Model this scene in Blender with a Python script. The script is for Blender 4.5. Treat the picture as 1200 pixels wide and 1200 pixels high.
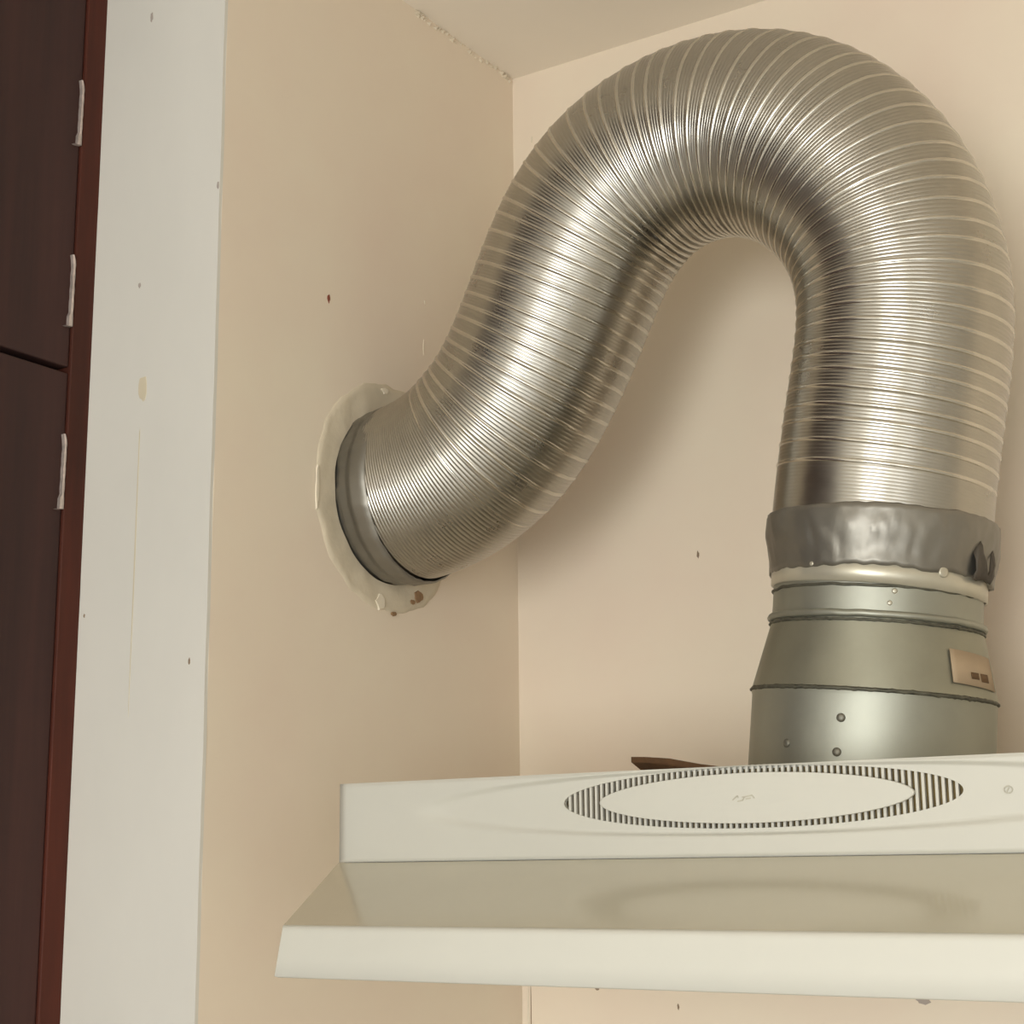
import bpy, bmesh, math, random
from mathutils import Vector, Matrix, noise

for o in list(bpy.data.objects):
    bpy.data.objects.remove(o, do_unlink=True)
scene = bpy.context.scene
COL = scene.collection
random.seed(7)

# ------------------------------------------------------------------ camera
# world: left wall face at X=0, back wall face at Y=0, Z up (metres)
CAM = Vector((0.7653, -1.2, 1.62))
# columns: image right, image down, view direction, in world axes
ROWS = ((0.840209345864607, -0.12367707506150666, -0.5279699198117254),
        (0.5421722298217694, 0.17386801480136369, 0.8220822262031477),
        (-0.009875643364357464, -0.9769717982282102, 0.2131398065469629))
right = Vector([r[0] for r in ROWS])
up = -Vector([r[1] for r in ROWS])
back = -Vector([r[2] for r in ROWS])
cam_data = bpy.data.cameras.new('camera')
cam_data.sensor_width = 36.0
cam_data.lens = 36.0 * 1925.0 / 1200.0
cam_data.clip_start = 0.01
cam = bpy.data.objects.new('camera', cam_data)
COL.objects.link(cam)
cam.matrix_world = Matrix(((right.x, up.x, back.x, CAM.x), (right.y, up.y, back.y, CAM.y),
                           (right.z, up.z, back.z, CAM.z), (0, 0, 0, 1)))
scene.camera = cam

# ------------------------------------------------------------------ light
world = bpy.data.worlds.new('world')
scene.world = world
world.use_nodes = True
world.node_tree.nodes['Background'].inputs[0].default_value = (1.0, 0.9, 0.8, 1)
world.node_tree.nodes['Background'].inputs[1].default_value = 0.15

def lamp(name, kind, loc, energy, color, size, target=None):
    l = bpy.data.lights.new(name, kind)
    l.energy = energy
    l.color = color
    if kind == 'AREA':
        l.shape = 'RECTANGLE'
        l.size, l.size_y = size
    else:
        l.shadow_soft_size = size
    o = bpy.data.objects.new(name, l)
    COL.objects.link(o)
    o.location = loc
    if target is not None:
        o.rotation_euler = (Vector(target) - Vector(loc)).to_track_quat('-Z', 'Y').to_euler()
    return o

lamp('key_lamp', 'POINT', (0.60, -1.30, 1.54), 2.6, (0.93, 1.0, 1.02), 0.08)
lamp('window_light', 'AREA', (0.90, -3.15, 1.45), 35.0, (0.98, 1.0, 1.0), (0.85, 0.9), (0.70, 0, 1.6))  # added soft frontal light from behind the viewer, not an actual window
lamp('side_window_light', 'AREA', (1.96, -2.0, 1.35), 8.0, (0.95, 1.0, 1.05), (1.2, 1.1), (0.0, -0.6, 1.6))  # added fill to brighten the left wall, no real opening on this side

scene.view_settings.view_transform = 'Standard'
scene.view_settings.look = 'None'
scene.view_settings.gamma = 1.0
scene.view_settings.exposure = 0.06
scene.view_settings.use_curve_mapping = False

# ------------------------------------------------------------------ materials
def lin(c):
    return tuple(((v / 255) / 12.92 if v / 255 <= 0.04045 else ((v / 255 + 0.055) / 1.055) ** 2.4) for v in c) + (1.0,)

def material(name, base, rough=0.6, metal=0.0, vary=0.06, scale=6.0, bump=0.0, bump_scale=40.0,
             stretch=(1, 1, 1), second=None, coat=0.0, spots=None, spec=0.5, rough_vary=0.0):
    m = bpy.data.materials.new(name)
    m.use_nodes = True
    nt = m.node_tree
    N, L = nt.nodes, nt.links
    b = N['Principled BSDF']
    b.inputs['Roughness'].default_value = rough
    b.inputs['Metallic'].default_value = metal
    b.inputs['Specular IOR Level'].default_value = spec
    if coat:
        b.inputs['Coat Weight'].default_value = coat
        b.inputs['Coat Roughness'].default_value = 0.08
    tc = N.new('ShaderNodeTexCoord')
    mp = N.new('ShaderNodeMapping')
    mp.inputs['Scale'].default_value = stretch
    L.new(tc.outputs['Object'], mp.inputs['Vector'])
    nz = N.new('ShaderNodeTexNoise')
    nz.inputs['Scale'].default_value = scale
    nz.inputs['Detail'].default_value = 5
    nz.inputs['Roughness'].default_value = 0.6
    L.new(mp.outputs['Vector'], nz.inputs['Vector'])
    ramp = N.new('ShaderNodeValToRGB')
    c = lin(base)
    lo = tuple(v * (1 - vary) for v in c[:3]) + (1,)
    hi = tuple(min(1, v * (1 + vary)) for v in c[:3]) + (1,)
    if second:
        lo = lin(second)
    ramp.color_ramp.elements[0].position = 0.3
    ramp.color_ramp.elements[1].position = 0.7
    ramp.color_ramp.elements[0].color = lo
    ramp.color_ramp.elements[1].color = hi
    L.new(nz.outputs['Fac'], ramp.inputs['Fac'])
    col = ramp.outputs['Color']
    if spots:
        scol, sscale, thr = spots
        n2 = N.new('ShaderNodeTexNoise')
        n2.inputs['Scale'].default_value = sscale
        n2.inputs['Detail'].default_value = 2
        L.new(tc.outputs['Object'], n2.inputs['Vector'])
        r2 = N.new('ShaderNodeValToRGB')
        r2.color_ramp.elements[0].position = thr
        r2.color_ramp.elements[1].position = min(1, thr + 0.05)
        L.new(n2.outputs['Fac'], r2.inputs['Fac'])
        mx = N.new('ShaderNodeMix')
        mx.data_type = 'RGBA'
        mx.inputs[7].default_value = lin(scol)
        L.new(r2.outputs['Color'], mx.inputs[0])
        L.new(col, mx.inputs[6])
        col = mx.outputs[2]
    L.new(col, b.inputs['Base Color'])
    if rough_vary:
        mr = N.new('ShaderNodeMapRange')
        mr.inputs['To Min'].default_value = rough - rough_vary
        mr.inputs['To Max'].default_value = rough + rough_vary
        L.new(nz.outputs['Fac'], mr.inputs['Value'])
        L.new(mr.outputs['Result'], b.inputs['Roughness'])
    if bump:
        n3 = N.new('ShaderNodeTexNoise')
        n3.inputs['Scale'].default_value = bump_scale
        n3.inputs['Detail'].default_value = 4
        L.new(mp.outputs['Vector'], n3.inputs['Vector'])
        bp = N.new('ShaderNodeBump')
        bp.inputs['Strength'].default_value = bump
        bp.inputs['Distance'].default_value = 0.002
        L.new(n3.outputs['Fac'], bp.inputs['Height'])
        L.new(bp.outputs['Normal'], b.inputs['Normal'])
    return m

M = {}
M['wall'] = material('beige_wall_paint', (231, 219, 197), 0.6, vary=0.02, scale=4.0, second=(229, 211, 191), bump=0.25, bump_scale=9.0)
M['ceiling'] = material('ceiling_paint', (246, 236, 220), 0.7, vary=0.03, scale=3.0, bump=0.2, bump_scale=9.0)
M['pier'] = material('off_white_paint', (215, 211, 201), 0.55, vary=0.05, scale=5.0, bump=0.15, bump_scale=14.0, stretch=(1, 1, 0.4))  # cooler, more neutral tone than the beige of the wall
M['wood'] = material('dark_brown_wood', (64, 38, 33), 0.6, spec=0.3, vary=0.2, scale=9.0, bump=0.15, bump_scale=30.0, stretch=(1, 3, 0.2), second=(46, 30, 27))
M['jamb'] = material('red_brown_wood', (80, 38, 27), 0.6, spec=0.2, vary=0.2, scale=8.0, bump=0.15, bump_scale=30.0, stretch=(2, 4, 0.35), second=(58, 32, 24))
M['clip'] = material('dull_clip_metal', (190, 176, 168), 0.4, 0.5, vary=0.25, scale=160.0)
M['foil'] = material('aluminium_foil', (172, 168, 159), 0.29, 1.0, vary=0.07, scale=30.0, rough_vary=0.06)
M['seam'] = material('aluminium_seam', (198, 194, 184), 0.22, 1.0, vary=0.05, scale=30.0)
M['galv'] = material('galvanised_steel', (160, 160, 148), 0.50, 0.85, vary=0.10, scale=14.0, bump=0.08, bump_scale=60, rough_vary=0.06)
M['galv2'] = material('galvanised_cone', (152, 150, 134), 0.50, 0.85, vary=0.10, scale=14.0, bump=0.08, bump_scale=60)
M['tape'] = material('grey_duct_tape', (132, 128, 119), 0.42, 0.75, vary=0.12, scale=22.0, bump=0.12, bump_scale=55.0, rough_vary=0.08)
M['band'] = material('pale_band', (190, 184, 166), 0.35, 0.5, vary=0.08, scale=30.0)
M['bead'] = material('dirty_bead', (92, 90, 78), 0.6, 0.6, vary=0.3, scale=120.0)
M['rivet'] = material('rivet_steel', (122, 119, 108), 0.5, 0.7, vary=0.1)
M['torn'] = material('dark_torn_tape', (70, 62, 52), 0.6, vary=0.3, scale=60.0)
M['mortar'] = material('grey_mortar', (208, 195, 171), 0.85, vary=0.10, scale=22.0, bump=0.6, bump_scale=60.0)
M['grit'] = material('brown_grit', (142, 112, 80), 0.9, vary=0.3, scale=90.0, bump=0.5, bump_scale=120)
M['flake'] = material('white_flake', (226, 214, 192), 0.8, vary=0.1, scale=60.0)
M['hood'] = material('cream_enamel', (203, 200, 188), 0.36, vary=0.025, scale=6.0, spec=0.5)
M['visor'] = material('cream_gloss_enamel', (196, 188, 165), 0.15, vary=0.025, scale=6.0, spec=1.0)
M['cavity'] = material('grimy_cavity', (122, 104, 66), 0.9, vary=0.3, scale=80.0)
M['emblem'] = material('faint_emblem', (186, 180, 162), 0.4, vary=0.05)
M['sticker'] = material('tan_sticker', (168, 146, 118), 0.7, vary=0.08, scale=30.0)
M['ink'] = material('brown_ink', (96, 70, 42), 0.8, vary=0.2, scale=60.0)
M['scrap'] = material('dark_brown_scrap', (96, 68, 42), 0.85, vary=0.3, scale=50.0, bump=0.4, bump_scale=80)
M['smear'] = material('tan_smear', (206, 194, 168), 0.6, vary=0.06, scale=40.0)
M['speck'] = material('dark_speck', (140, 120, 98), 0.8, vary=0.2)
M['redspeck'] = material('red_speck', (140, 78, 58), 0.8, vary=0.2)
M['greymark'] = material('grey_mark', (170, 158, 148), 0.8, vary=0.1)
M['plain'] = material('plain_wall_paint', (222, 220, 214), 0.7, vary=0.03, scale=3.0)
M['floor'] = material('floor_tile', (204, 200, 194), 0.5, vary=0.1, scale=4.0)

# ------------------------------------------------------------------ helpers
def obj(name, verts, faces, mat, parent=None, smooth=False, bevel=0.0, segs=2):
    me = bpy.data.meshes.new(name)
    me.from_pydata([tuple(v) for v in verts], [], faces)
    bm = bmesh.new()
    bm.from_mesh(me)
    bmesh.ops.recalc_face_normals(bm, faces=bm.faces)
    bm.to_mesh(me)
    bm.free()
    me.materials.append(M[mat])
    if smooth:
        me.polygons.foreach_set('use_smooth', [True] * len(me.polygons))
    o = bpy.data.objects.new(name, me)
    COL.objects.link(o)
    if parent is not None:
        o.parent = parent
    if bevel:
        md = o.modifiers.new('bevel', 'BEVEL')
        md.width = bevel
        md.segments = segs
        md.limit_method = 'ANGLE'
        md.angle_limit = math.radians(35)
        me.polygons.foreach_set('use_smooth', [True] * len(me.polygons))
        wn = o.modifiers.new('wn', 'WEIGHTED_NORMAL')
        wn.keep_sharp = True
    return o

def box_data(x0, x1, y0, y1, z0, z1):
    v = [(x, y, z) for x in (x0, x1) for y in (y0, y1) for z in (z0, z1)]
    f = [(0, 1, 3, 2), (4, 6, 7, 5), (0, 4, 5, 1), (2, 3, 7, 6), (0, 2, 6, 4), (1, 5, 7, 3)]
    return v, f

def box(name, b, mat, parent=None, bevel=0.0, segs=2):
    v, f = box_data(*b)
    return obj(name, v, f, mat, parent, bevel=bevel, segs=segs)

def structure(o, label):
    o['kind'] = 'structure'
    o['label'] = label
    o['category'] = {'w': 'wall', 'c': 'ceiling', 'f': 'floor', 'd': 'door', 't': 'trim'}[o.name[0]]
    return o

def empty(name, loc, label, cat, rot=(0, 0, 0)):
    o = bpy.data.objects.new(name, None)
    o.empty_display_size = 0.05
    COL.objects.link(o)
    o.location = loc
    o.rotation_euler = rot
    o['label'] = label
    o['category'] = cat
    return o

def lathe(name, prof, mat, parent=None, seg=96, smooth=True, wob=None, closed=False):
    """prof: list of (r, z) around local Z."""
    v, f = [], []
    n = len(prof)
    for k in range(seg):
        a = 2 * math.pi * k / seg
        for i, (r, z) in enumerate(prof):
            dr, dz = wob(a, i / (n - 1)) if wob else (0, 0)
            v.append(((r + dr) * math.cos(a), (r + dr) * math.sin(a), z + dz))
    for k in range(seg):
        k2 = (k + 1) % seg
        for i in range(n - 1 + (1 if closed else 0)):
            i2 = (i + 1) % n
            f.append((k * n + i, k2 * n + i, k2 * n + i2, k * n + i2))
    return obj(name, v, f, mat, parent, smooth=smooth)

def blob(name, axes, origin, w, h, mat, parent, t=0.0006, n=14, jag=0.25, seed=1):
    """small irregular raised mark lying on a surface: axes = (u, v, normal)."""
    rnd = random.Random(seed)
    u, vv, nn = [Vector(a) for a in axes]
    o = Vector(origin)
    verts, faces = [], []
    for lev, (s, d) in enumerate(((1.0, -0.0004), (0.92, t))):
        for k in range(n):
            a = 2 * math.pi * k / n
            rr = s * (1 + jag * (rnd.random() - 0.5) * 2) if lev == 0 else None
            if lev == 0:
                verts.append(o + u * (w / 2 * rr * math.cos(a)) + vv * (h / 2 * rr * math.sin(a)) + nn * d)
            else:
                p = verts[k] - o
                verts.append(o + p * s + nn * (d + 0.0004))
    for k in range(n):
        faces.append((k, (k + 1) % n, n + (k + 1) % n, n + k))
    faces.append(tuple(range(n, 2 * n)))
    return obj(name, verts, faces, mat, parent)

# ------------------------------------------------------------------ the room
CEIL = 2.347
YE = -0.387           # end of the left wall
HOLE = (-0.188, 1.908)  # duct hole centre (Y, Z)
wb = structure(box('wall_back', (-0.124, 2.0, 0.0, 0.12, 0, CEIL), 'wall'), 'beige painted back wall behind the silver duct and hood')
structure(box('ceiling', (-0.25, 2.12, -3.2, 0.12, CEIL, CEIL + 0.1), 'ceiling'), 'beige painted ceiling above the duct')
structure(box('floor', (-0.25, 2.12, -3.2, 0.12, -0.1, 0), 'floor'), 'plain floor of the kitchen')
structure(box('wall_right', (2.0, 2.12, -3.2, 0.12, 0, CEIL), 'plain'), 'beige wall on the right side of the kitchen')
structure(box('wall_front', (-0.25, 2.12, -3.32, -3.2, 0, CEIL), 'plain'), 'beige wall behind the viewer')
structure(box('wall_side', (-0.25, -0.124, -3.2, -1.3, 0, CEIL), 'plain'), 'beige wall beyond the dark wooden door')

def plate_with_hole(axis_pt, hole_fn, rect, rings, seg, height=None):
    """rings of points from a hole outline to a rectangle, in 2-D (p, q); returns points and quads."""
    (p0, p1, q0, q1), (pc, qc) = rect, axis_pt
    angs = [2 * math.pi * k / seg for k in range(seg)]
    for (pp, qq) in ((p0, q0), (p0, q1), (p1, q0), (p1, q1)):   # hit the corners exactly
        a = math.atan2(qq - qc, pp - pc) % (2 * math.pi)
        j = min(range(len(angs)), key=lambda i: abs(angs[i] - a))
        angs[j] = a
    pts, faces = [], []
    for a in angs:
        ca, sa = math.cos(a), math.sin(a)
        t = 1e9
        if ca > 1e-9: t = min(t, (p1 - pc) / ca)
        if ca < -1e-9: t = min(t, (p0 - pc) / ca)
        if sa > 1e-9: t = min(t, (q1 - qc) / sa)
        if sa < -1e-9: t = min(t, (q0 - qc) / sa)
        e = (pc + ca * t, qc + sa * t)
        h = hole_fn(a)
        for i in range(rings + 1):
            w = i / rings
            pts.append((h[0] + (e[0] - h[0]) * w, h[1] + (e[1] - h[1]) * w))
    n = rings + 1
    for k in range(len(angs)):
        k2 = (k + 1) % len(angs)
        for i in range(rings):
            faces.append((k * n + i, k * n + i + 1, k2 * n + i + 1, k2 * n + i))
    return pts, faces, n, len(angs)

# left wall: a 12 cm partition with the round duct hole in it
pts, fc, n, na = plate_with_hole(HOLE, lambda a: (HOLE[0] + 0.0745 * math.cos(a), HOLE[1] + 0.0745 * math.sin(a)),
                                 (YE, 0.0, 0.0, CEIL), 6, 96)
v = [(0.0, p, q) for p, q in pts] + [(-0.123, p, q) for p, q in pts]
NP = len(pts)
f = list(fc) + [tuple(NP + i for i in reversed(q)) for q in fc]
for k in range(na):
    k2 = (k + 1) % na
    f.append((k * n, k2 * n, NP + k2 * n, NP + k * n))
    f.append((k * n + n - 1, NP + k * n + n - 1, NP + k2 * n + n - 1, k2 * n + n - 1))
wl = structure(obj('wall_left', v, f, 'wall'), 'beige left wall with the round duct hole')

# mortar ring daubed around the hole (part of the wall)
def mortar():
    seg, prof = 120, 9
    vv, ff = [], []
    for k in range(seg):
        a = 2 * math.pi * k / seg
        ca, sa = math.cos(a), math.sin(a)
        ro = 0.0925 + 0.0035 * noise.noise((ca * 2.2, sa * 2.2, 3.1)) + 0.0018 * noise.noise((ca * 9, sa * 9, 1.7))
        ri = 0.069
        for i in range(prof):
            w = i / (prof - 1)
            r = ri + (ro - ri) * w
            h = 0.0010 + 0.0009 * noise.noise((r * ca * 60, r * sa * 60, 0.4))
            if i == prof - 1:
                h = -0.001
            elif i == prof - 2:
                r = ro - 0.0012
                h = 0.0008
            vv.append((h, HOLE[0] + r * ca, HOLE[1] + r * sa))
    for k in range(seg):
        k2 = (k + 1) % seg
        for i in range(prof - 1):
            ff.append((k * prof + i, k2 * prof + i, k2 * prof + i + 1, k * prof + i + 1))
    return obj('mortar_patch', vv, ff, 'mortar', wl, smooth=True)
mo = mortar()
mo['label'] = 'greyish mortar ring around the duct hole'
XF = ((0, 1, 0), (0, 0, 1), (1, 0, 0))      # marks on the left wall
YF = ((1, 0, 0), (0, 0, 1), (0, -1, 0))     # marks on faces that look at the viewer
for i, (y, z, w, h, m) in enumerate(((-0.150, 1.8345, 0.011, 0.010, 'grit'), (-0.196, 1.994, 0.009, 0.005, 'flake'),
                                     (-0.171, 1.986, 0.010, 0.009, 'grit'), (-0.200, 1.824, 0.012, 0.012, 'flake'),
                                     (-0.182, 1.8165, 0.006, 0.004, 'grit'), (-0.278, 1.90, 0.003, 0.030, 'flake'),
                                     (-0.158, 1.829, 0.006, 0.004, 'grit'))):
    blob('mortar_crumb', XF, (0.0008, y, z), w, h, m, wl, t=0.0012, seed=i)
for i, (y, z, w, h, m) in enumerate(((-0.2664, 2.051, 0.003, 0.0065, 'redspeck'), (-0.14, 2.085, 0.0015, 0.004, 'flake'),
                                     (-0.142, 2.045, 0.001, 0.012, 'flake'), (-0.157, 1.992, 0.0018, 0.005, 'speck'))):
    blob('wall_speck', XF, (0, y, z), w, h, m, wl, t=0.0004, seed=20 + i)
# ragged paint flakes along the joint of left wall and ceiling, one crumbly run
rnd = random.Random(5)
v, f = [], []
for k in range(46):
    y = -0.155 + 0.15 * rnd.random() ** 1.3
    z = CEIL - 0.001 - 0.004 * rnd.random()
    s = 0.0012 + 0.0022 * rnd.random()
    b0 = len(v)
    v += [(0.0 - 0.0005, y - s, z), (0.0 - 0.0005, y + s, z - s * .6), (0.0 - 0.0005, y + s * .5, z + s), (s * 1.3, y, z)]
    f += [(b0, b0 + 1, b0 + 3), (b0 + 1, b0 + 2, b0 + 3), (b0 + 2, b0, b0 + 3), (b0, b0 + 2, b0 + 1)]
fl = obj('paint_flakes', v, f, 'flake', wl)
fl['kind'] = 'stuff'
for i, (x, z, w, h, m) in enumerate(((0.1761, 1.8722, 0.0022, 0.006, 'speck'), (0.0722, 1.5266, 0.0045, 0.0045, 'speck'),
                                     (0.1454, 1.5138, 0.0018, 0.005, 'speck'), (0.3441, 1.5253, 0.012, 0.006, 'greymark'),
                                     (0.0205, 2.2811, 0.002, 0.006, 'flake'), (0.108, 1.527, 0.002, 0.002, 'speck'),
                                     (0.006, 1.50, 0.0016, 0.05, 'flake'), (0.0085, 1.50, 0.0007, 0.06, 'speck'))):
    blob('wall_speck', YF, (x, 0, z), w, h, m, wb, t=0.0004, seed=40 + i)

# off-white end face of the left wall
def pier():
    nz = 80
    vv, ff = [], []
    for i in range(nz + 1):
        z = CEIL * i / nz
        e = 0.0006 * noise.noise((z * 22, 0.3, 0.9))
        g = 0.0008 * noise.noise((z * 30, 5.3, 0.9))
        for (x, y) in ((-0.1237 + g, YE), (-0.1237 + g, YE - 0.003), (e, YE - 0.003), (e, YE)):
            vv.append((x, y, z))
    for i in range(nz):
        for j in range(4):
            j2 = (j + 1) % 4
            ff.append((i * 4 + j, i * 4 + j2, i * 4 + 4 + j2, i * 4 + 4 + j))
    ff += [(0, 1, 2, 3), tuple(nz * 4 + j for j in range(4))]
    return obj('trim_1', vv, ff, 'pier')
tr = structure(pier(), 'off-white end face of the left wall beside the dark door')
for i, (x, z, w, h, m) in enumerate(((-0.0146, 1.7598, 0.0016, 0.005, 'speck'), (-0.0690, 1.9605, 0.009, 0.020, 'smear'),
                                     (-0.0700, 1.84, 0.0010, 0.20, 'smear'), (-0.0747, 2.2543, 0.003, 0.008, 'greymark'),
                                     (-0.076, 2.040, 0.0025, 0.004, 'greymark'), (-0.0015, 2.10, 0.002, 0.006, 'greymark'),
                                     (-0.002, 2.255, 0.002, 0.02, 'greymark'), (-0.118, 1.80, 0.0015, 0.003, 'speck'))):
    blob('wall_speck', YF, (x, YE - 0.003, z), w, h, m, tr, t=0.0003, seed=60 + i)

# dark wooden door on the side wall, running towards the viewer
XD = -0.1235
dr = empty('door_1', (XD, -0.41, 0), 'dark brown wooden door with small metal clips left of the white wall end', 'door')
dr['kind'] = 'structure'
def dbox(name, b, mat, bevel=0.0):
    o = box(name, b, mat, None, bevel)
    o.parent = dr
    o.matrix_parent_inverse = Matrix.Translation(-dr.location)
    return o
dbox('jamb', (XD - 0.05, XD, -0.4085, YE - 0.0005, 0.0, CEIL), 'jamb', 0.0012)
dbox('panel', (XD - 0.05, XD - 0.0022, -1.3, -0.4087, 1.9815, CEIL), 'wood', 0.0015)
dbox('panel', (XD - 0.05, XD - 0.0022, -1.3, -0.4087, 0.0, 1.9772), 'wood', 0.0015)
def clip(z0, z1, i):
    rnd = random.Random(i)
    y = -0.4102
    vv, ff = [], []
    # vertical ribbon of short links, curling away from the jamb at both ends
    path = []
    nseg = 15
    for k in range(nseg + 1):
        t = k / nseg
        z = z1 + (z0 - z1) * t
        yy = y - 0.0006 * t
        if t < 0.1: yy -= (0.1 - t) * 0.016
        w = 0.0012 if k % 3 else 0.0009
        if t > 0.84:
            yy -= 0.0006; w = 0.0018
        path.append((yy, z, w))
    path.append((y - 0.0052, z0 - 0.0008, 0.0016))
    for (yy, z, w) in path:
        for (dx, dy) in ((-0.0024, -w), (0.0006, -w), (0.0012, 0.0), (0.0006, w), (-0.0024, w)):
            vv.append((XD + dx, yy + dy, z))
    for k in range(len(path) - 1):
        for j in range(5):
            j2 = (j + 1) % 5
            ff.append((k * 5 + j, k * 5 + j2, k * 5 + 5 + j2, k * 5 + 5 + j))
    ff += [(0, 1, 2, 3, 4), tuple((len(path) - 1) * 5 + j for j in range(5))]
    o = obj('metal_clip', vv, ff, 'clip')
    o.parent = dr
    o.matrix_parent_inverse = Matrix.Translation(-dr.location)
for i, (z0, z1) in enumerate(((2.1545, 2.2067), (2.0120, 2.067), (1.8752, 1.9302))):
    clip(z0, z1, i)

# ------------------------------------------------------------------ range hood
YP = -0.36                      # front panel plane
HC = 0.378                      # centre line of the hood
HW = HC - 0.0912                # half width
ZT, ZB = 1.6755, 1.6259
GC = 1.6582                     # grille centre height
hood = empty('range_hood', (HC, 0, ZB), 'cream enamelled range hood with an oval slotted grille under the duct', 'range hood')
PI_ = Matrix.Translation(-hood.location)
def hp(o):
    o.parent = hood
    o.matrix_parent_inverse = PI_
    return o
# front panel with the oval opening and a shallow pressed oval around it
GA, GB = 0.1195, 0.0168
def smooth(e0, e1, x):
    t = max(0, min(1, (x - e0) / (e1 - e0)))
    return t * t * (3 - 2 * t)
def ell(a):
    ca, sa = math.cos(a), math.sin(a)
    t = 1 / math.sqrt((ca / GA) ** 2 + (sa / GB) ** 2)
    return (HC + ca * t, GC + sa * t)
# use angles spread evenly in the ellipse parameter
def panel():
    seg, rings = 360, 26
    x0, x1, z0, z1 = HC - HW, HC + HW, ZB, ZT
    angs = [math.atan2(GB * math.sin(2 * math.pi * k / seg), GA * math.cos(2 * math.pi * k / seg)) % (2 * math.pi) for k in range(seg)]
    for (pp, qq) in ((x0, z0), (x0, z1), (x1, z0), (x1, z1)):
        a = math.atan2(qq - GC, pp - HC) % (2 * math.pi)
        j = min(range(seg), key=lambda i: abs(angs[i] - a))
        angs[j] = a
    vv, ff = [], []
    for a in angs:
        ca, sa = math.cos(a), math.sin(a)
        t = 1e9
        if ca > 1e-9: t = min(t, (x1 - HC) / ca)
        if ca < -1e-9: t = min(t, (x0 - HC) / ca)
        if sa > 1e-9: t = min(t, (z1 - GC) / sa)
        if sa < -1e-9: t = min(t, (z0 - GC) / sa)
        e = (HC + ca * t, GC + sa * t)
        h = ell(a)
        vv.append((h[0], YP + 0.006, h[1]))
        vv.append((h[0], YP + 0.0026, h[1]))
        for i in range(rings + 1):
            w = i / rings
            x, z = h[0] + (e[0] - h[0]) * w, h[1] + (e[1] - h[1]) * w
            q = math.sqrt(((x - HC) / 0.228) ** 2 + (abs(z - 1.6565) / 0.0195) ** 2)
            d = 0.0026 * (1 - smooth(0.88, 1.0, q))
            # rounded rim of the sheet
            ed = min(x - x0, x1 - x, z - z0, z1 - z)
            d += 0.0012 * (1 - smooth(0.0, 0.003, ed)) ** 2
            vv.append((x, YP + d, z))
        vv.append((e[0], YP + 0.006, e[1]))
    n = rings + 4
    for k in range(seg):
        k2 = (k + 1) % seg
        for i in range(n - 1):
            if i == 1: continue
            ff.append((k * n + i, k * n + i + 1, k2 * n + i + 1, k2 * n + i))
    return hp(obj('front_panel', vv, ff, 'hood', smooth=True))
fp = panel()
# body behind the panel, with its top plate, sides and back
def body():
    x0, x1 = HC - HW + 0.0005, HC + HW - 0.0005
    y0, y1 = YP + 0.006, -0.001
    z0, z1 = ZB - 0.03, ZT - 0.0005
    t = 0.0012
    vv, ff = [], []
    for b in ((x0, x1, y0, y1, z1 - t, z1), (x0, x0 + t, y0, y1, z0, z1 - t), (x1 - t, x1, y0, y1, z0, z1 - t),
              (x0 + t, x1 - t, y1 - t, y1, z0, z1 - t), (x0 + t, x1 - t, y0, y1 - t, z0, z0 + t)):
        v, f = box_data(*b)
        ff += [tuple(len(vv) + i for i in q) for q in f]
        vv += v
    return hp(obj('body', vv, ff, 'hood'))
body()
# grimy backing inside the grille
def oval_plate(name, cx, cz, a, b, y0, y1, mat, n=96, power=2.0, dome=0.0):
    vv, ff = [], []
    rings = [(1.0, y1), (1.0, y0 + 0.0004), (0.992, y0)] + [(s, y0 - dome * (1 - s * s)) for s in (0.8, 0.55, 0.3)]
    for (s, y) in rings:
        for k in range(n):
            t = 2 * math.pi * k / n
            c, q = math.cos(t), math.sin(t)
            x = a * s * math.copysign(abs(c) ** (2 / power), c)
            z = b * s * math.copysign(abs(q) ** (2 / power), q)
            vv.append((cx + x, y, cz + z))
    for i in range(len(rings) - 1):
        for k in range(n):
            k2 = (k + 1) % n
            ff.append((i * n + k, i * n + k2, (i + 1) * n + k2, (i + 1) * n + k))
    ff.append(tuple(range((len(rings) - 1) * n, len(rings) * n)))
    ff.append(tuple(range(n)))
    return obj(name, vv, ff, mat, smooth=False)
hp(oval_plate('grille_backing', HC, GC, GA + 0.0005, GB + 0.0004, YP + 0.0072, YP + 0.0087, 'cavity'))
# each upright bar of the grille
NB = 67
pitch = 2 * GA / NB
for k in range(NB - 1):
    x = HC - GA + pitch * (k + 1)
    hgt = GB * math.sqrt(max(0, 1 - ((x - HC) / GA) ** 2)) + 0.0008
    hw = pitch * 0.22
    hp(box('grille_bar', (x - hw, x + hw, YP + 0.0034, YP + 0.0056, GC - hgt, GC + hgt), 'hood'))
# oval cover plate standing in front of the bars, on two hidden studs
pl = hp(oval_plate('oval_plate', 0.3782, 1.6577, 0.0940, 0.0137, YP - 0.0006, YP + 0.0020, 'hood', power=1.9, dome=0.0006))
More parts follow.
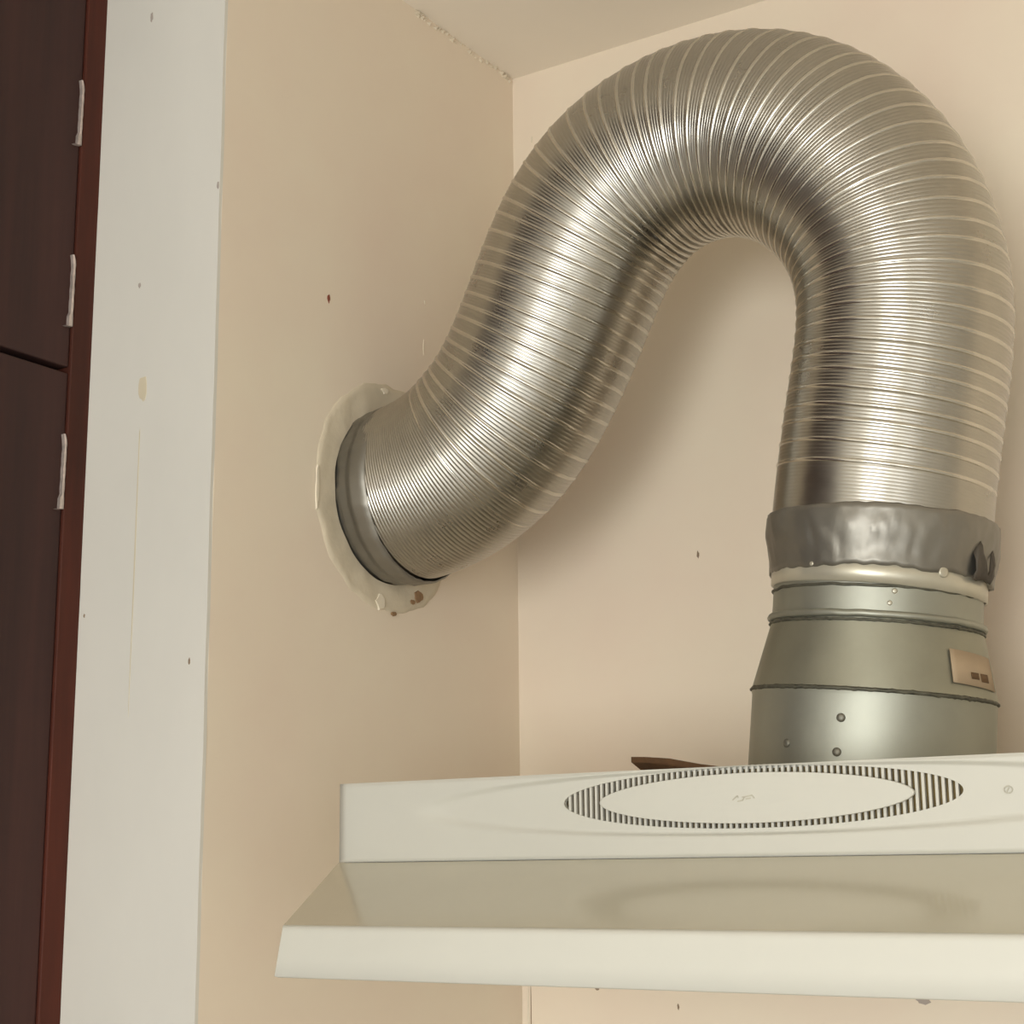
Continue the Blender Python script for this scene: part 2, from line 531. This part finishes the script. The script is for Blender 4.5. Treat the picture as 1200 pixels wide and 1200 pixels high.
# faint pressed emblems
def strokes(name, cx, cz, segs_, w, mat, y):
    vv, ff = [], []
    for (xa, za, xb, zb) in segs_:
        d = Vector((xb - xa, 0, zb - za)).normalized()
        nn = Vector((-d.z, 0, d.x)) * w
        b0 = len(vv)
        for yy in (y, y - 0.0004):
            for p, s in (((xa, za), 1), ((xb, zb), 1), ((xb, zb), -1), ((xa, za), -1)):
                vv.append((cx + p[0] + nn.x * s, yy, cz + p[1] + nn.z * s))
        ff += [(b0 + 4, b0 + 5, b0 + 6, b0 + 7)] + [(b0 + i, b0 + (i + 1) % 4, b0 + 4 + (i + 1) % 4, b0 + 4 + i) for i in range(4)]
    return hp(obj(name, vv, ff, mat))
mm = 0.001
em = strokes('emblem', 0.3763, 1.6577, [(-7 * mm, -1 * mm, -4 * mm, 1.2 * mm), (-4 * mm, 1.2 * mm, -3.6 * mm, 0.2 * mm),
        (-4 * mm, -1.8 * mm, -0.6 * mm, -1.2 * mm), (-0.8 * mm, -1.2 * mm, 0.2 * mm, 0.4 * mm), (-1.2 * mm, 0.4 * mm, 2 * mm, 0.8 * mm),
        (2 * mm, 0.8 * mm, 4.6 * mm, 1.2 * mm), (4.6 * mm, 1.4 * mm, 6.2 * mm, -0.4 * mm), (1 * mm, -0.6 * mm, 4 * mm, -0.3 * mm)], 0.00035, 'emblem', YP - 0.0010)
em['label'] = 'faint worn lettering on the oval plate'
ring = [(2.2 * mm * math.cos(t), 1.8 * mm * math.sin(t)) for t in [2 * math.pi * k / 10 for k in range(11)]]
strokes('emblem', 0.5205, 1.6574, [ring[k] + ring[k + 1] for k in range(10)] + [(-0.8 * mm, -1 * mm, 0.4 * mm, 1 * mm)], 0.0003, 'emblem', YP + 0.0024)
# visor: glossy sloping shelf with a deep front lip, its corners drawn in towards the front
YV, ZV = -0.488, 1.5910
XV = 0.1555 - 0.0912
def visor():
    xb0, xb1 = HC - HW, HC + HW
    xf0, xf1 = xb0 + XV, xb1 - XV
    lip = 0.0262
    e = 0.004
    # outer skin sections from the panel foot to the lip foot; (x inset, y, z)
    secs = [(0.0, YP + 0.004, ZB + 0.0002), (0.0, YP + 0.0005, ZB - 0.0002)]
    n = 12
    for i in range(1, n + 1):
        t = i / n * 0.975
        secs.append((XV * t, YP + (YV - YP) * t, ZB + (ZV - ZB) * t))
    nflat = len(secs) - 1
    for k in range(1, 7):                                     # rolled edge
        a = math.pi / 2 * k / 6
        secs.append((XV * 0.975 + XV * 0.025 * math.sin(a), YP + (YV - YP) * 0.975 + (YV - YP) * 0.025 * math.sin(a),
                     ZB + (ZV - ZB) * 0.975 - 0.0035 * (1 - math.cos(a))))
    zl = secs[-1][2]
    secs += [(XV - 0.002, YV - 0.0006, zl - 0.012), (XV - 0.004, YV - 0.001, ZV - lip), (XV - 0.003, YV + 0.001, ZV - lip - 0.0008),
             (XV - 0.002, YV + 0.006, ZV - lip), (XV * 0.3, YP + 0.02, ZV - lip + 0.001), (0.0, YP + 0.03, ZV - lip + 0.001)]
    def skin(name, ss, mat, soft, shut):
        vv, ff = [], []
        for (dx, y, z) in ss:
            vv += [(xb0 + dx, y, z), (xb1 - dx, y, z)]
        m = len(ss)
        for i in range(m - 1):
            ff.append((2 * i, 2 * i + 1, 2 * i + 3, 2 * i + 2))
        b0 = len(vv)
        vv += list(vv)                                        # separate end caps keep the long faces flat
        ff.append(tuple(b0 + 2 * i for i in range(m)))
        ff.append(tuple(b0 + 2 * i + 1 for i in range(m)))
        ff.append((b0, b0 + 1, b0 + 2 * m - 1, b0 + 2 * m - 2))
        o = obj(name, vv, ff, mat)
        for p in o.data.polygons:
            p.use_smooth = soft and p.index < m - 1
        return hp(o)
    skin('visor', [secs[1], secs[nflat], (secs[nflat][0], secs[nflat][1], secs[nflat][2] - 0.0012), (0.0, YP + 0.0005, ZB - 0.0014)], 'visor', False, True)
    skin('visor_lip', secs[nflat:], 'hood', True, True)
visor()

# ------------------------------------------------------------------ galvanised adapter between hood and flexible duct
TILT = 0.106
AX, AY, AZ = 0.3838, -0.1884, ZT - 0.0005
ad = empty('duct_adapter', (AX, AY, AZ), 'grey galvanised pipe adapter with taped joint standing on the hood', 'pipe adapter', (0, math.atan(TILT), 0))
def z_(w): return w - AZ
bw = lambda a, t: (0.0006 * noise.noise((math.cos(a) * 2, math.sin(a) * 2, t)), 0)
def foot(a, t):      # the foot is cut level so that it stands flat on the hood top although the pipe leans
    d = bw(a, t)
    return (d[0], (0.0767 * math.cos(a) * math.sin(math.atan(TILT)) + 0.0002) / math.cos(math.atan(TILT)) if t == 0 else 0)
lathe('base_collar', [(0.0767, 0.0), (0.0767, z_(1.7000)), (0.0767, z_(1.7225)), (0.0772, z_(1.7250))], 'galv', ad, wob=foot)
lathe('reducer_cone', [(0.0769, z_(1.7275)), (0.0765, z_(1.7290)), (0.0672, z_(1.7690)), (0.0668, z_(1.7715))], 'galv2', ad, wob=bw)
lathe('upper_pipe', [(0.0665, z_(1.7690)), (0.0665, z_(1.8200))], 'galv', ad, wob=bw)
def torus(name, R, z, rr, mat, wob=0.0, freq=30, squash=1.0):
    prof = [(R + rr * math.cos(2 * math.pi * k / 10), z + rr * squash * math.sin(2 * math.pi * k / 10)) for k in range(10)]
    w = (lambda a, t: (wob * noise.noise((math.cos(a) * freq, math.sin(a) * freq, 2.0)), wob * noise.noise((math.cos(a) * freq, math.sin(a) * freq, 9.0)))) if wob else None
    return lathe(name, prof, mat, ad, seg=200, wob=w, closed=True)
torus('seam_bead', 0.0768, z_(1.7262), 0.0013, 'bead', 0.0010, 26)
torus('bead_ring', 0.0672, z_(1.7728), 0.0024, 'galv', 0.0005, 6)
torus('seam_bead', 0.0676, z_(1.7690), 0.0009, 'bead', 0.0006, 26)
torus('seam_bead', 0.0666, z_(1.7905), 0.0010, 'bead', 0.0008, 7)
# pale strap slightly askew under the tape
lathe('strap_band', [(0.0668, z_(1.7915)), (0.0686, z_(1.7922)), (0.0688, z_(1.8035)), (0.0668, z_(1.8050))], 'band', ad,
      wob=lambda a, t: (0.0004 * noise.noise((math.cos(a) * 4, math.sin(a) * 4, t)), -0.0022 * math.cos(a - 0.3)))
# crumpled tape
def tapew(a, t):
    c, s = math.cos(a), math.sin(a)
    edge = 0.0022 * noise.noise((c * 3, s * 3, 0.7)) + 0.0014 * noise.noise((c * 11, s * 11, 4.0))
    wr = 0.0007 * noise.noise((c * 6 + t * 2, s * 6 - t * 2, t * 1.2)) + 0.0005 * noise.noise((c * 18 + t * 4, s * 18 - t * 4, t * 2.0))
    flap = math.exp(-((a - 0.35) / 0.22) ** 2) * 0.004 * (1 - t) * (0.4 + t)
    return (wr * (0.4 + math.sin(math.pi * t)) + flap * 1.6, edge * (1 if t < 0.5 else 0.5) - flap * 1.2)
tp = [(0.0670, z_(1.8010)), (0.0696, z_(1.8018))]
for i in range(1, 13):
    t = i / 12
    tp.append((0.0698 + 0.0036 * smooth(0.1, 0.75, t), z_(1.8018 + 0.0375 * t)))
tp += [(0.0718, z_(1.8404)), (0.0670, z_(1.8400))]
lathe('tape_wrap', tp, 'tape', ad, seg=220, wob=tapew)
# dark torn tail of the tape hanging at the right side
def tail():
    vv, ff = [], []
    na_, nb = 10, 8
    for i in range(na_):
        a = -0.30 + 0.36 * i / (na_ - 1)
        for j in range(nb):
            t = j / (nb - 1)
            r = 0.0722 + 0.0024 * math.sin(math.pi * t) + 0.0012 * noise.noise((i * .9, j * .8, 1))
            z = z_(1.8000) + 0.022 * t * (0.7 + 0.5 * math.sin(i * 0.8)) + 0.0035 * noise.noise((i * .7, j * .5, 7))
            vv.append((r * math.cos(a), r * math.sin(a), z))
    for i in range(na_ - 1):
        for j in range(nb - 1):
            ff.append((i * nb + j, (i + 1) * nb + j, (i + 1) * nb + j + 1, i * nb + j + 1))
    o = obj('tape_tail', vv, ff, 'torn', ad, smooth=True)
    md = o.modifiers.new('thick', 'SOLIDIFY')
    md.thickness = 0.0008
    return o
tail()
# rivets and small bubbles: polar position (angle, z), radius on the shell
va = math.atan2(-0.938, 0.347)
def stud(name, a, z, R, s, mat, flat=0.5):
    vv, ff = [], []
    nr = Vector((math.cos(a), math.sin(a), 0))
    tt = Vector((-math.sin(a), math.cos(a), 0))
    o = nr * R + Vector((0, 0, z))
    ns = 12
    for (q, d) in ((1.0, -0.0006), (1.0, 0.25 * s), (0.7, flat * s), (0.3, flat * s * 1.15)):
        for k in range(ns):
            b = 2 * math.pi * k / ns
            vv.append(o + tt * (s * q * math.cos(b)) + Vector((0, 0, s * q * math.sin(b))) + nr * d)
    for i in range(3):
        for k in range(ns):
            k2 = (k + 1) % ns
            ff.append((i * ns + k, i * ns + k2, (i + 1) * ns + k2, (i + 1) * ns + k))
    ff.append(tuple(range(3 * ns, 4 * ns)))
    return obj(name, vv, ff, mat, ad, smooth=True)
stud('rivet', va - 0.23, z_(1.7085), 0.0767, 0.0027, 'rivet')
stud('rivet', va - 0.70, z_(1.6915), 0.0767, 0.0027, 'rivet')
stud('rivet', va - 0.25, z_(1.6880), 0.0767, 0.0027, 'rivet')
stud('tape_bubble', va + 0.60, z_(1.8015), 0.0688, 0.0034, 'band', 0.3)
stud('tape_bubble', va + 0.16, z_(1.7875), 0.0662, 0.0018, 'band', 0.5)
stud('tape_bubble', va + 0.12, z_(1.7800), 0.0662, 0.0016, 'band', 0.5)
stud('tape_bubble', va - 0.62, z_(1.8030), 0.0690, 0.0016, 'band', 0.5)
stud('tape_bubble', va - 0.50, z_(1.8045), 0.0690, 0.0012, 'band', 0.5)
# price sticker wrapped on the cone
def curved_patch(name, a0, a1, z0, z1, off, mat, parent, skew=0.0, nseg=10):
    vv, ff = [], []
    for i in range(nseg + 1):
        a = a0 + (a1 - a0) * i / nseg
        for z in (z0, z1):
            zz = z + skew * (i / nseg)
            R = 0.0765 + (0.0672 - 0.0765) * (zz - z_(1.7290)) / 0.04 + off
            vv.append((R * math.cos(a), R * math.sin(a), zz))
    for i in range(nseg):
        ff.append((2 * i, 2 * i + 2, 2 * i + 3, 2 * i + 1))
    o = obj(name, vv, ff, mat, parent, smooth=True)
    md = o.modifiers.new('thick', 'SOLIDIFY')
    md.thickness = 0.0004
    md.offset = 1
    return o
st = curved_patch('sticker', va + 0.67, va + 1.30, z_(1.7350), z_(1.7555), 0.0008, 'sticker', ad, -0.002)
st['label'] = 'tan paper sticker on the cone'
curved_patch('printed_mark', va + 0.88, va + 0.98, z_(1.7385), z_(1.7425), 0.0014, 'ink', ad)
curved_patch('printed_mark', va + 1.02, va + 1.14, z_(1.7375), z_(1.7425), 0.0014, 'ink', ad)

# ------------------------------------------------------------------ flexible aluminium duct
CP = [(-0.03, 1.906), (0.0, 1.907), (0.035, 1.911), (0.075, 1.9245), (0.115, 1.957), (0.148, 2.0102), (0.178, 2.0733), (0.212, 2.1158),
      (0.2619, 2.1370), (0.3147, 2.1370), (0.367, 2.1120), (0.4085, 2.0620), (0.426, 2.0069), (0.4246, 1.9620), (0.4124, 1.902),
      (0.4010, 1.840), (0.3992, 1.824), (0.3975, 1.805)]
def catmull(P, per=40):
    out = []
    for i in range(1, len(P) - 2):
        p0, p1, p2, p3 = [Vector((q[0], q[1])) for q in P[i - 1:i + 3]]
        for k in range(per):
            t = k / per
            out.append(0.5 * ((2 * p1) + (p2 - p0) * t + (2 * p0 - 5 * p1 + 4 * p2 - p3) * t * t + (3 * p1 - p0 - 3 * p2 + p3) * t ** 3))
    out.append(Vector(P[-2]))
    return out
def resample(pts_, n):
    d = [0.0]
    for i in range(1, len(pts_)):
        d.append(d[-1] + (pts_[i] - pts_[i - 1]).length)
    out, j = [], 0
    for k in range(n + 1):
        s = d[-1] * k / n
        while j < len(d) - 2 and d[j + 1] < s:
            j += 1
        t = (s - d[j]) / max(1e-9, d[j + 1] - d[j])
        out.append(pts_[j].lerp(pts_[j + 1], t))
    return out, d[-1]
cl, LEN = resample(catmull(CP), 400)
for _ in range(300):                                   # relax kinks
    cl = [cl[0]] + [cl[i] * 0.5 + (cl[i - 1] + cl[i + 1]) * 0.25 for i in range(1, len(cl) - 1)] + [cl[-1]]
cl, LEN = resample(cl, 1200)
def centre(s):
    x = max(0, min(1, s / LEN)) * 1200
    i = min(1199, int(x))
    p = cl[i].lerp(cl[i + 1], x - i)
    a, b = cl[max(0, i - 6)], cl[min(1200, i + 7)]
    t = (b - a).normalized()
    return p, t
def radius(s):
    u = s / LEN
    r = 0.0700
    r += 0.0025 * math.exp(-((u - 0.56) / 0.13) ** 2)      # fuller over the top of the bend
    r -= 0.0010 * (1 - smooth(0.0, 0.05, u))
    r += 0.0005 * math.sin(u * 23) + 0.0008 * smooth(0.85, 1.0, u)
    return r
S0 = 0.022                                             # where the foil leaves the collar
PITCH = 0.0112
def point(s, a, r):
    p, t = centre(s)
    nb = Vector((-t.y, t.x))                            # in-plane normal
    return Vector((p.x + nb.x * r * math.cos(a), AY + r * math.sin(a), p.y + nb.y * r * math.cos(a)))
NS = 2400
SEG = 120
RIBS = 5
verts = []
ST = [S0 + (LEN - S0) * i / NS for i in range(NS + 1)]
pre = [(centre(s), radius(s)) for s in ST]
trig = [(math.cos(2 * math.pi * k / SEG), math.sin(2 * math.pi * k / SEG)) for k in range(SEG)]
for i, s in enumerate(ST):
    (p, t), r0 = pre[i]
    nb = (-t.y, t.x)
    u = s / LEN
    deep = 0.00018 + 0.00034 * (1 - smooth(0.08, 0.22, u))
    deep *= 1 - 0.6 * smooth(0.90, 0.97, u)
    for k in range(SEG):
        ph = s / PITCH - k / SEG
        w = ph * RIBS
        w -= math.floor(w)
        r = r0 - deep * (abs(2 * w - 1) ** 3) * 1.6
        r += 0.0006 * noise.noise((trig[k][0] * 1.5, trig[k][1] * 1.5, s * 14))
        c, q = trig[k]
        verts.append((p.x + nb[0] * r * c, AY + r * q, p.y + nb[1] * r * c))
faces = []
for i in range(NS):
    for k in range(SEG):
        k2 = (k + 1) % SEG
        faces.append((i * SEG + k, i * SEG + k2, (i + 1) * SEG + k2, (i + 1) * SEG + k))
fd = empty('flexible_duct', (0.02, AY, 1.84), 'silver corrugated flexible duct arching from the taped wall collar to the hood', 'duct')
def fpar(o):
    o.parent = fd
    o.matrix_parent_inverse = Matrix.Translation(-fd.location)
    return o
me = bpy.data.meshes.new('corrugated_tube')
me.from_pydata(verts, [], faces)
me.materials.append(M['foil'])
me.polygons.foreach_set('use_smooth', [True] * len(me.polygons))
me.update()
tube = bpy.data.objects.new('corrugated_tube', me)
COL.objects.link(tube)
fpar(tube)
# raised spiral lock seam
vv, ff = [], []
TS = 72
turns = (LEN - S0 - 0.012) / PITCH
nst = int(turns * TS)
CS = ((-0.0018, -0.0006), (-0.0012, 0.00035), (0.0, 0.0007), (0.0012, 0.00035), (0.0018, -0.0006))
for i in range(nst + 1):
    w = i / TS
    s = S0 + 0.004 + PITCH * w + 0.0011 * math.sin(w * 0.7) + 0.0008 * math.sin(w * 1.9)
    a = 2 * math.pi * i / TS
    (p, t), r0 = centre(s), radius(s)
    hgt = smooth(0.095, 0.125, s / LEN) * (1 - smooth(0.945, 0.96, s / LEN))
    r0 += 0.0006 * noise.noise((math.cos(a) * 1.5, math.sin(a) * 1.5, s * 14))
    for (ds, dr_) in CS:
        pp = p + t * ds
        r = r0 + dr_ * hgt - 0.0012 * (1 - hgt)
        vv.append((pp.x - t.y * r * math.cos(a), AY + r * math.sin(a), pp.y + t.x * r * math.cos(a)))
for i in range(nst):
    for j in range(4):
        ff.append((i * 5 + j, i * 5 + j + 1, i * 5 + 6 + j, i * 5 + 5 + j))
o = obj('spiral_seam', vv, ff, 'seam', smooth=True)
o.parent = tube

# taped collar where the duct leaves the wall
def collw(a, t):
    c, s = math.cos(a), math.sin(a)
    return (0.0010 * noise.noise((c * 5, s * 5, t * 3)) + 0.0006 * noise.noise((c * 14, s * 14, t * 6)), 0.0012 * noise.noise((c * 4, s * 4, 8)) if t < 0.3 else 0)
co = lathe('wall_collar', [(0.0665, -0.05), (0.0665, 0.012)], 'tape')
co.rotation_euler = (0, math.pi / 2 - 0.03, 0)
co.location = (-0.02, 0.0004, HOLE[1] - 1.84)
co.parent = fd
lathe('tape_wrap', [(0.0670, 0.0015), (0.0690, 0.0022), (0.0694, 0.006), (0.0697, 0.010), (0.0700, 0.014), (0.0712, 0.0142), (0.0714, 0.018), (0.0714, 0.024), (0.0712, 0.030), (0.0700, 0.0306)], 'tape', co, seg=200, wob=collw)

# ------------------------------------------------------------------ dark scrap lying on the hood top
def scrap():
    out = [(0.0, 0.0, 0.0145), (0.012, -0.003, 0.0138), (0.030, -0.004, 0.0120), (0.052, -0.004, 0.0075), (0.075, -0.003, 0.0040),
           (0.072, 0.010, 0.0), (0.045, 0.020, 0.0), (0.018, 0.016, 0.0008), (0.006, 0.008, 0.0070)]
    vv = [(x, y, z + 0.0020) for x, y, z in out] + [(x, y, max(0.0, z - 0.0015) if z > 0.004 else 0.0) for x, y, z in out]
    n = len(out)
    ff = [tuple(range(n)), tuple(range(2 * n - 1, n - 1, -1))] + [(i, (i + 1) % n, n + (i + 1) % n, n + i) for i in range(n)]
    o = obj('scrap_piece', vv, ff, 'scrap')
    o.location = (0.2455, -0.250, ZT - 0.0005)
    o['label'] = 'thin dark brown scrap lying on top of the hood'
    o['category'] = 'scrap'
    return o
scrap()
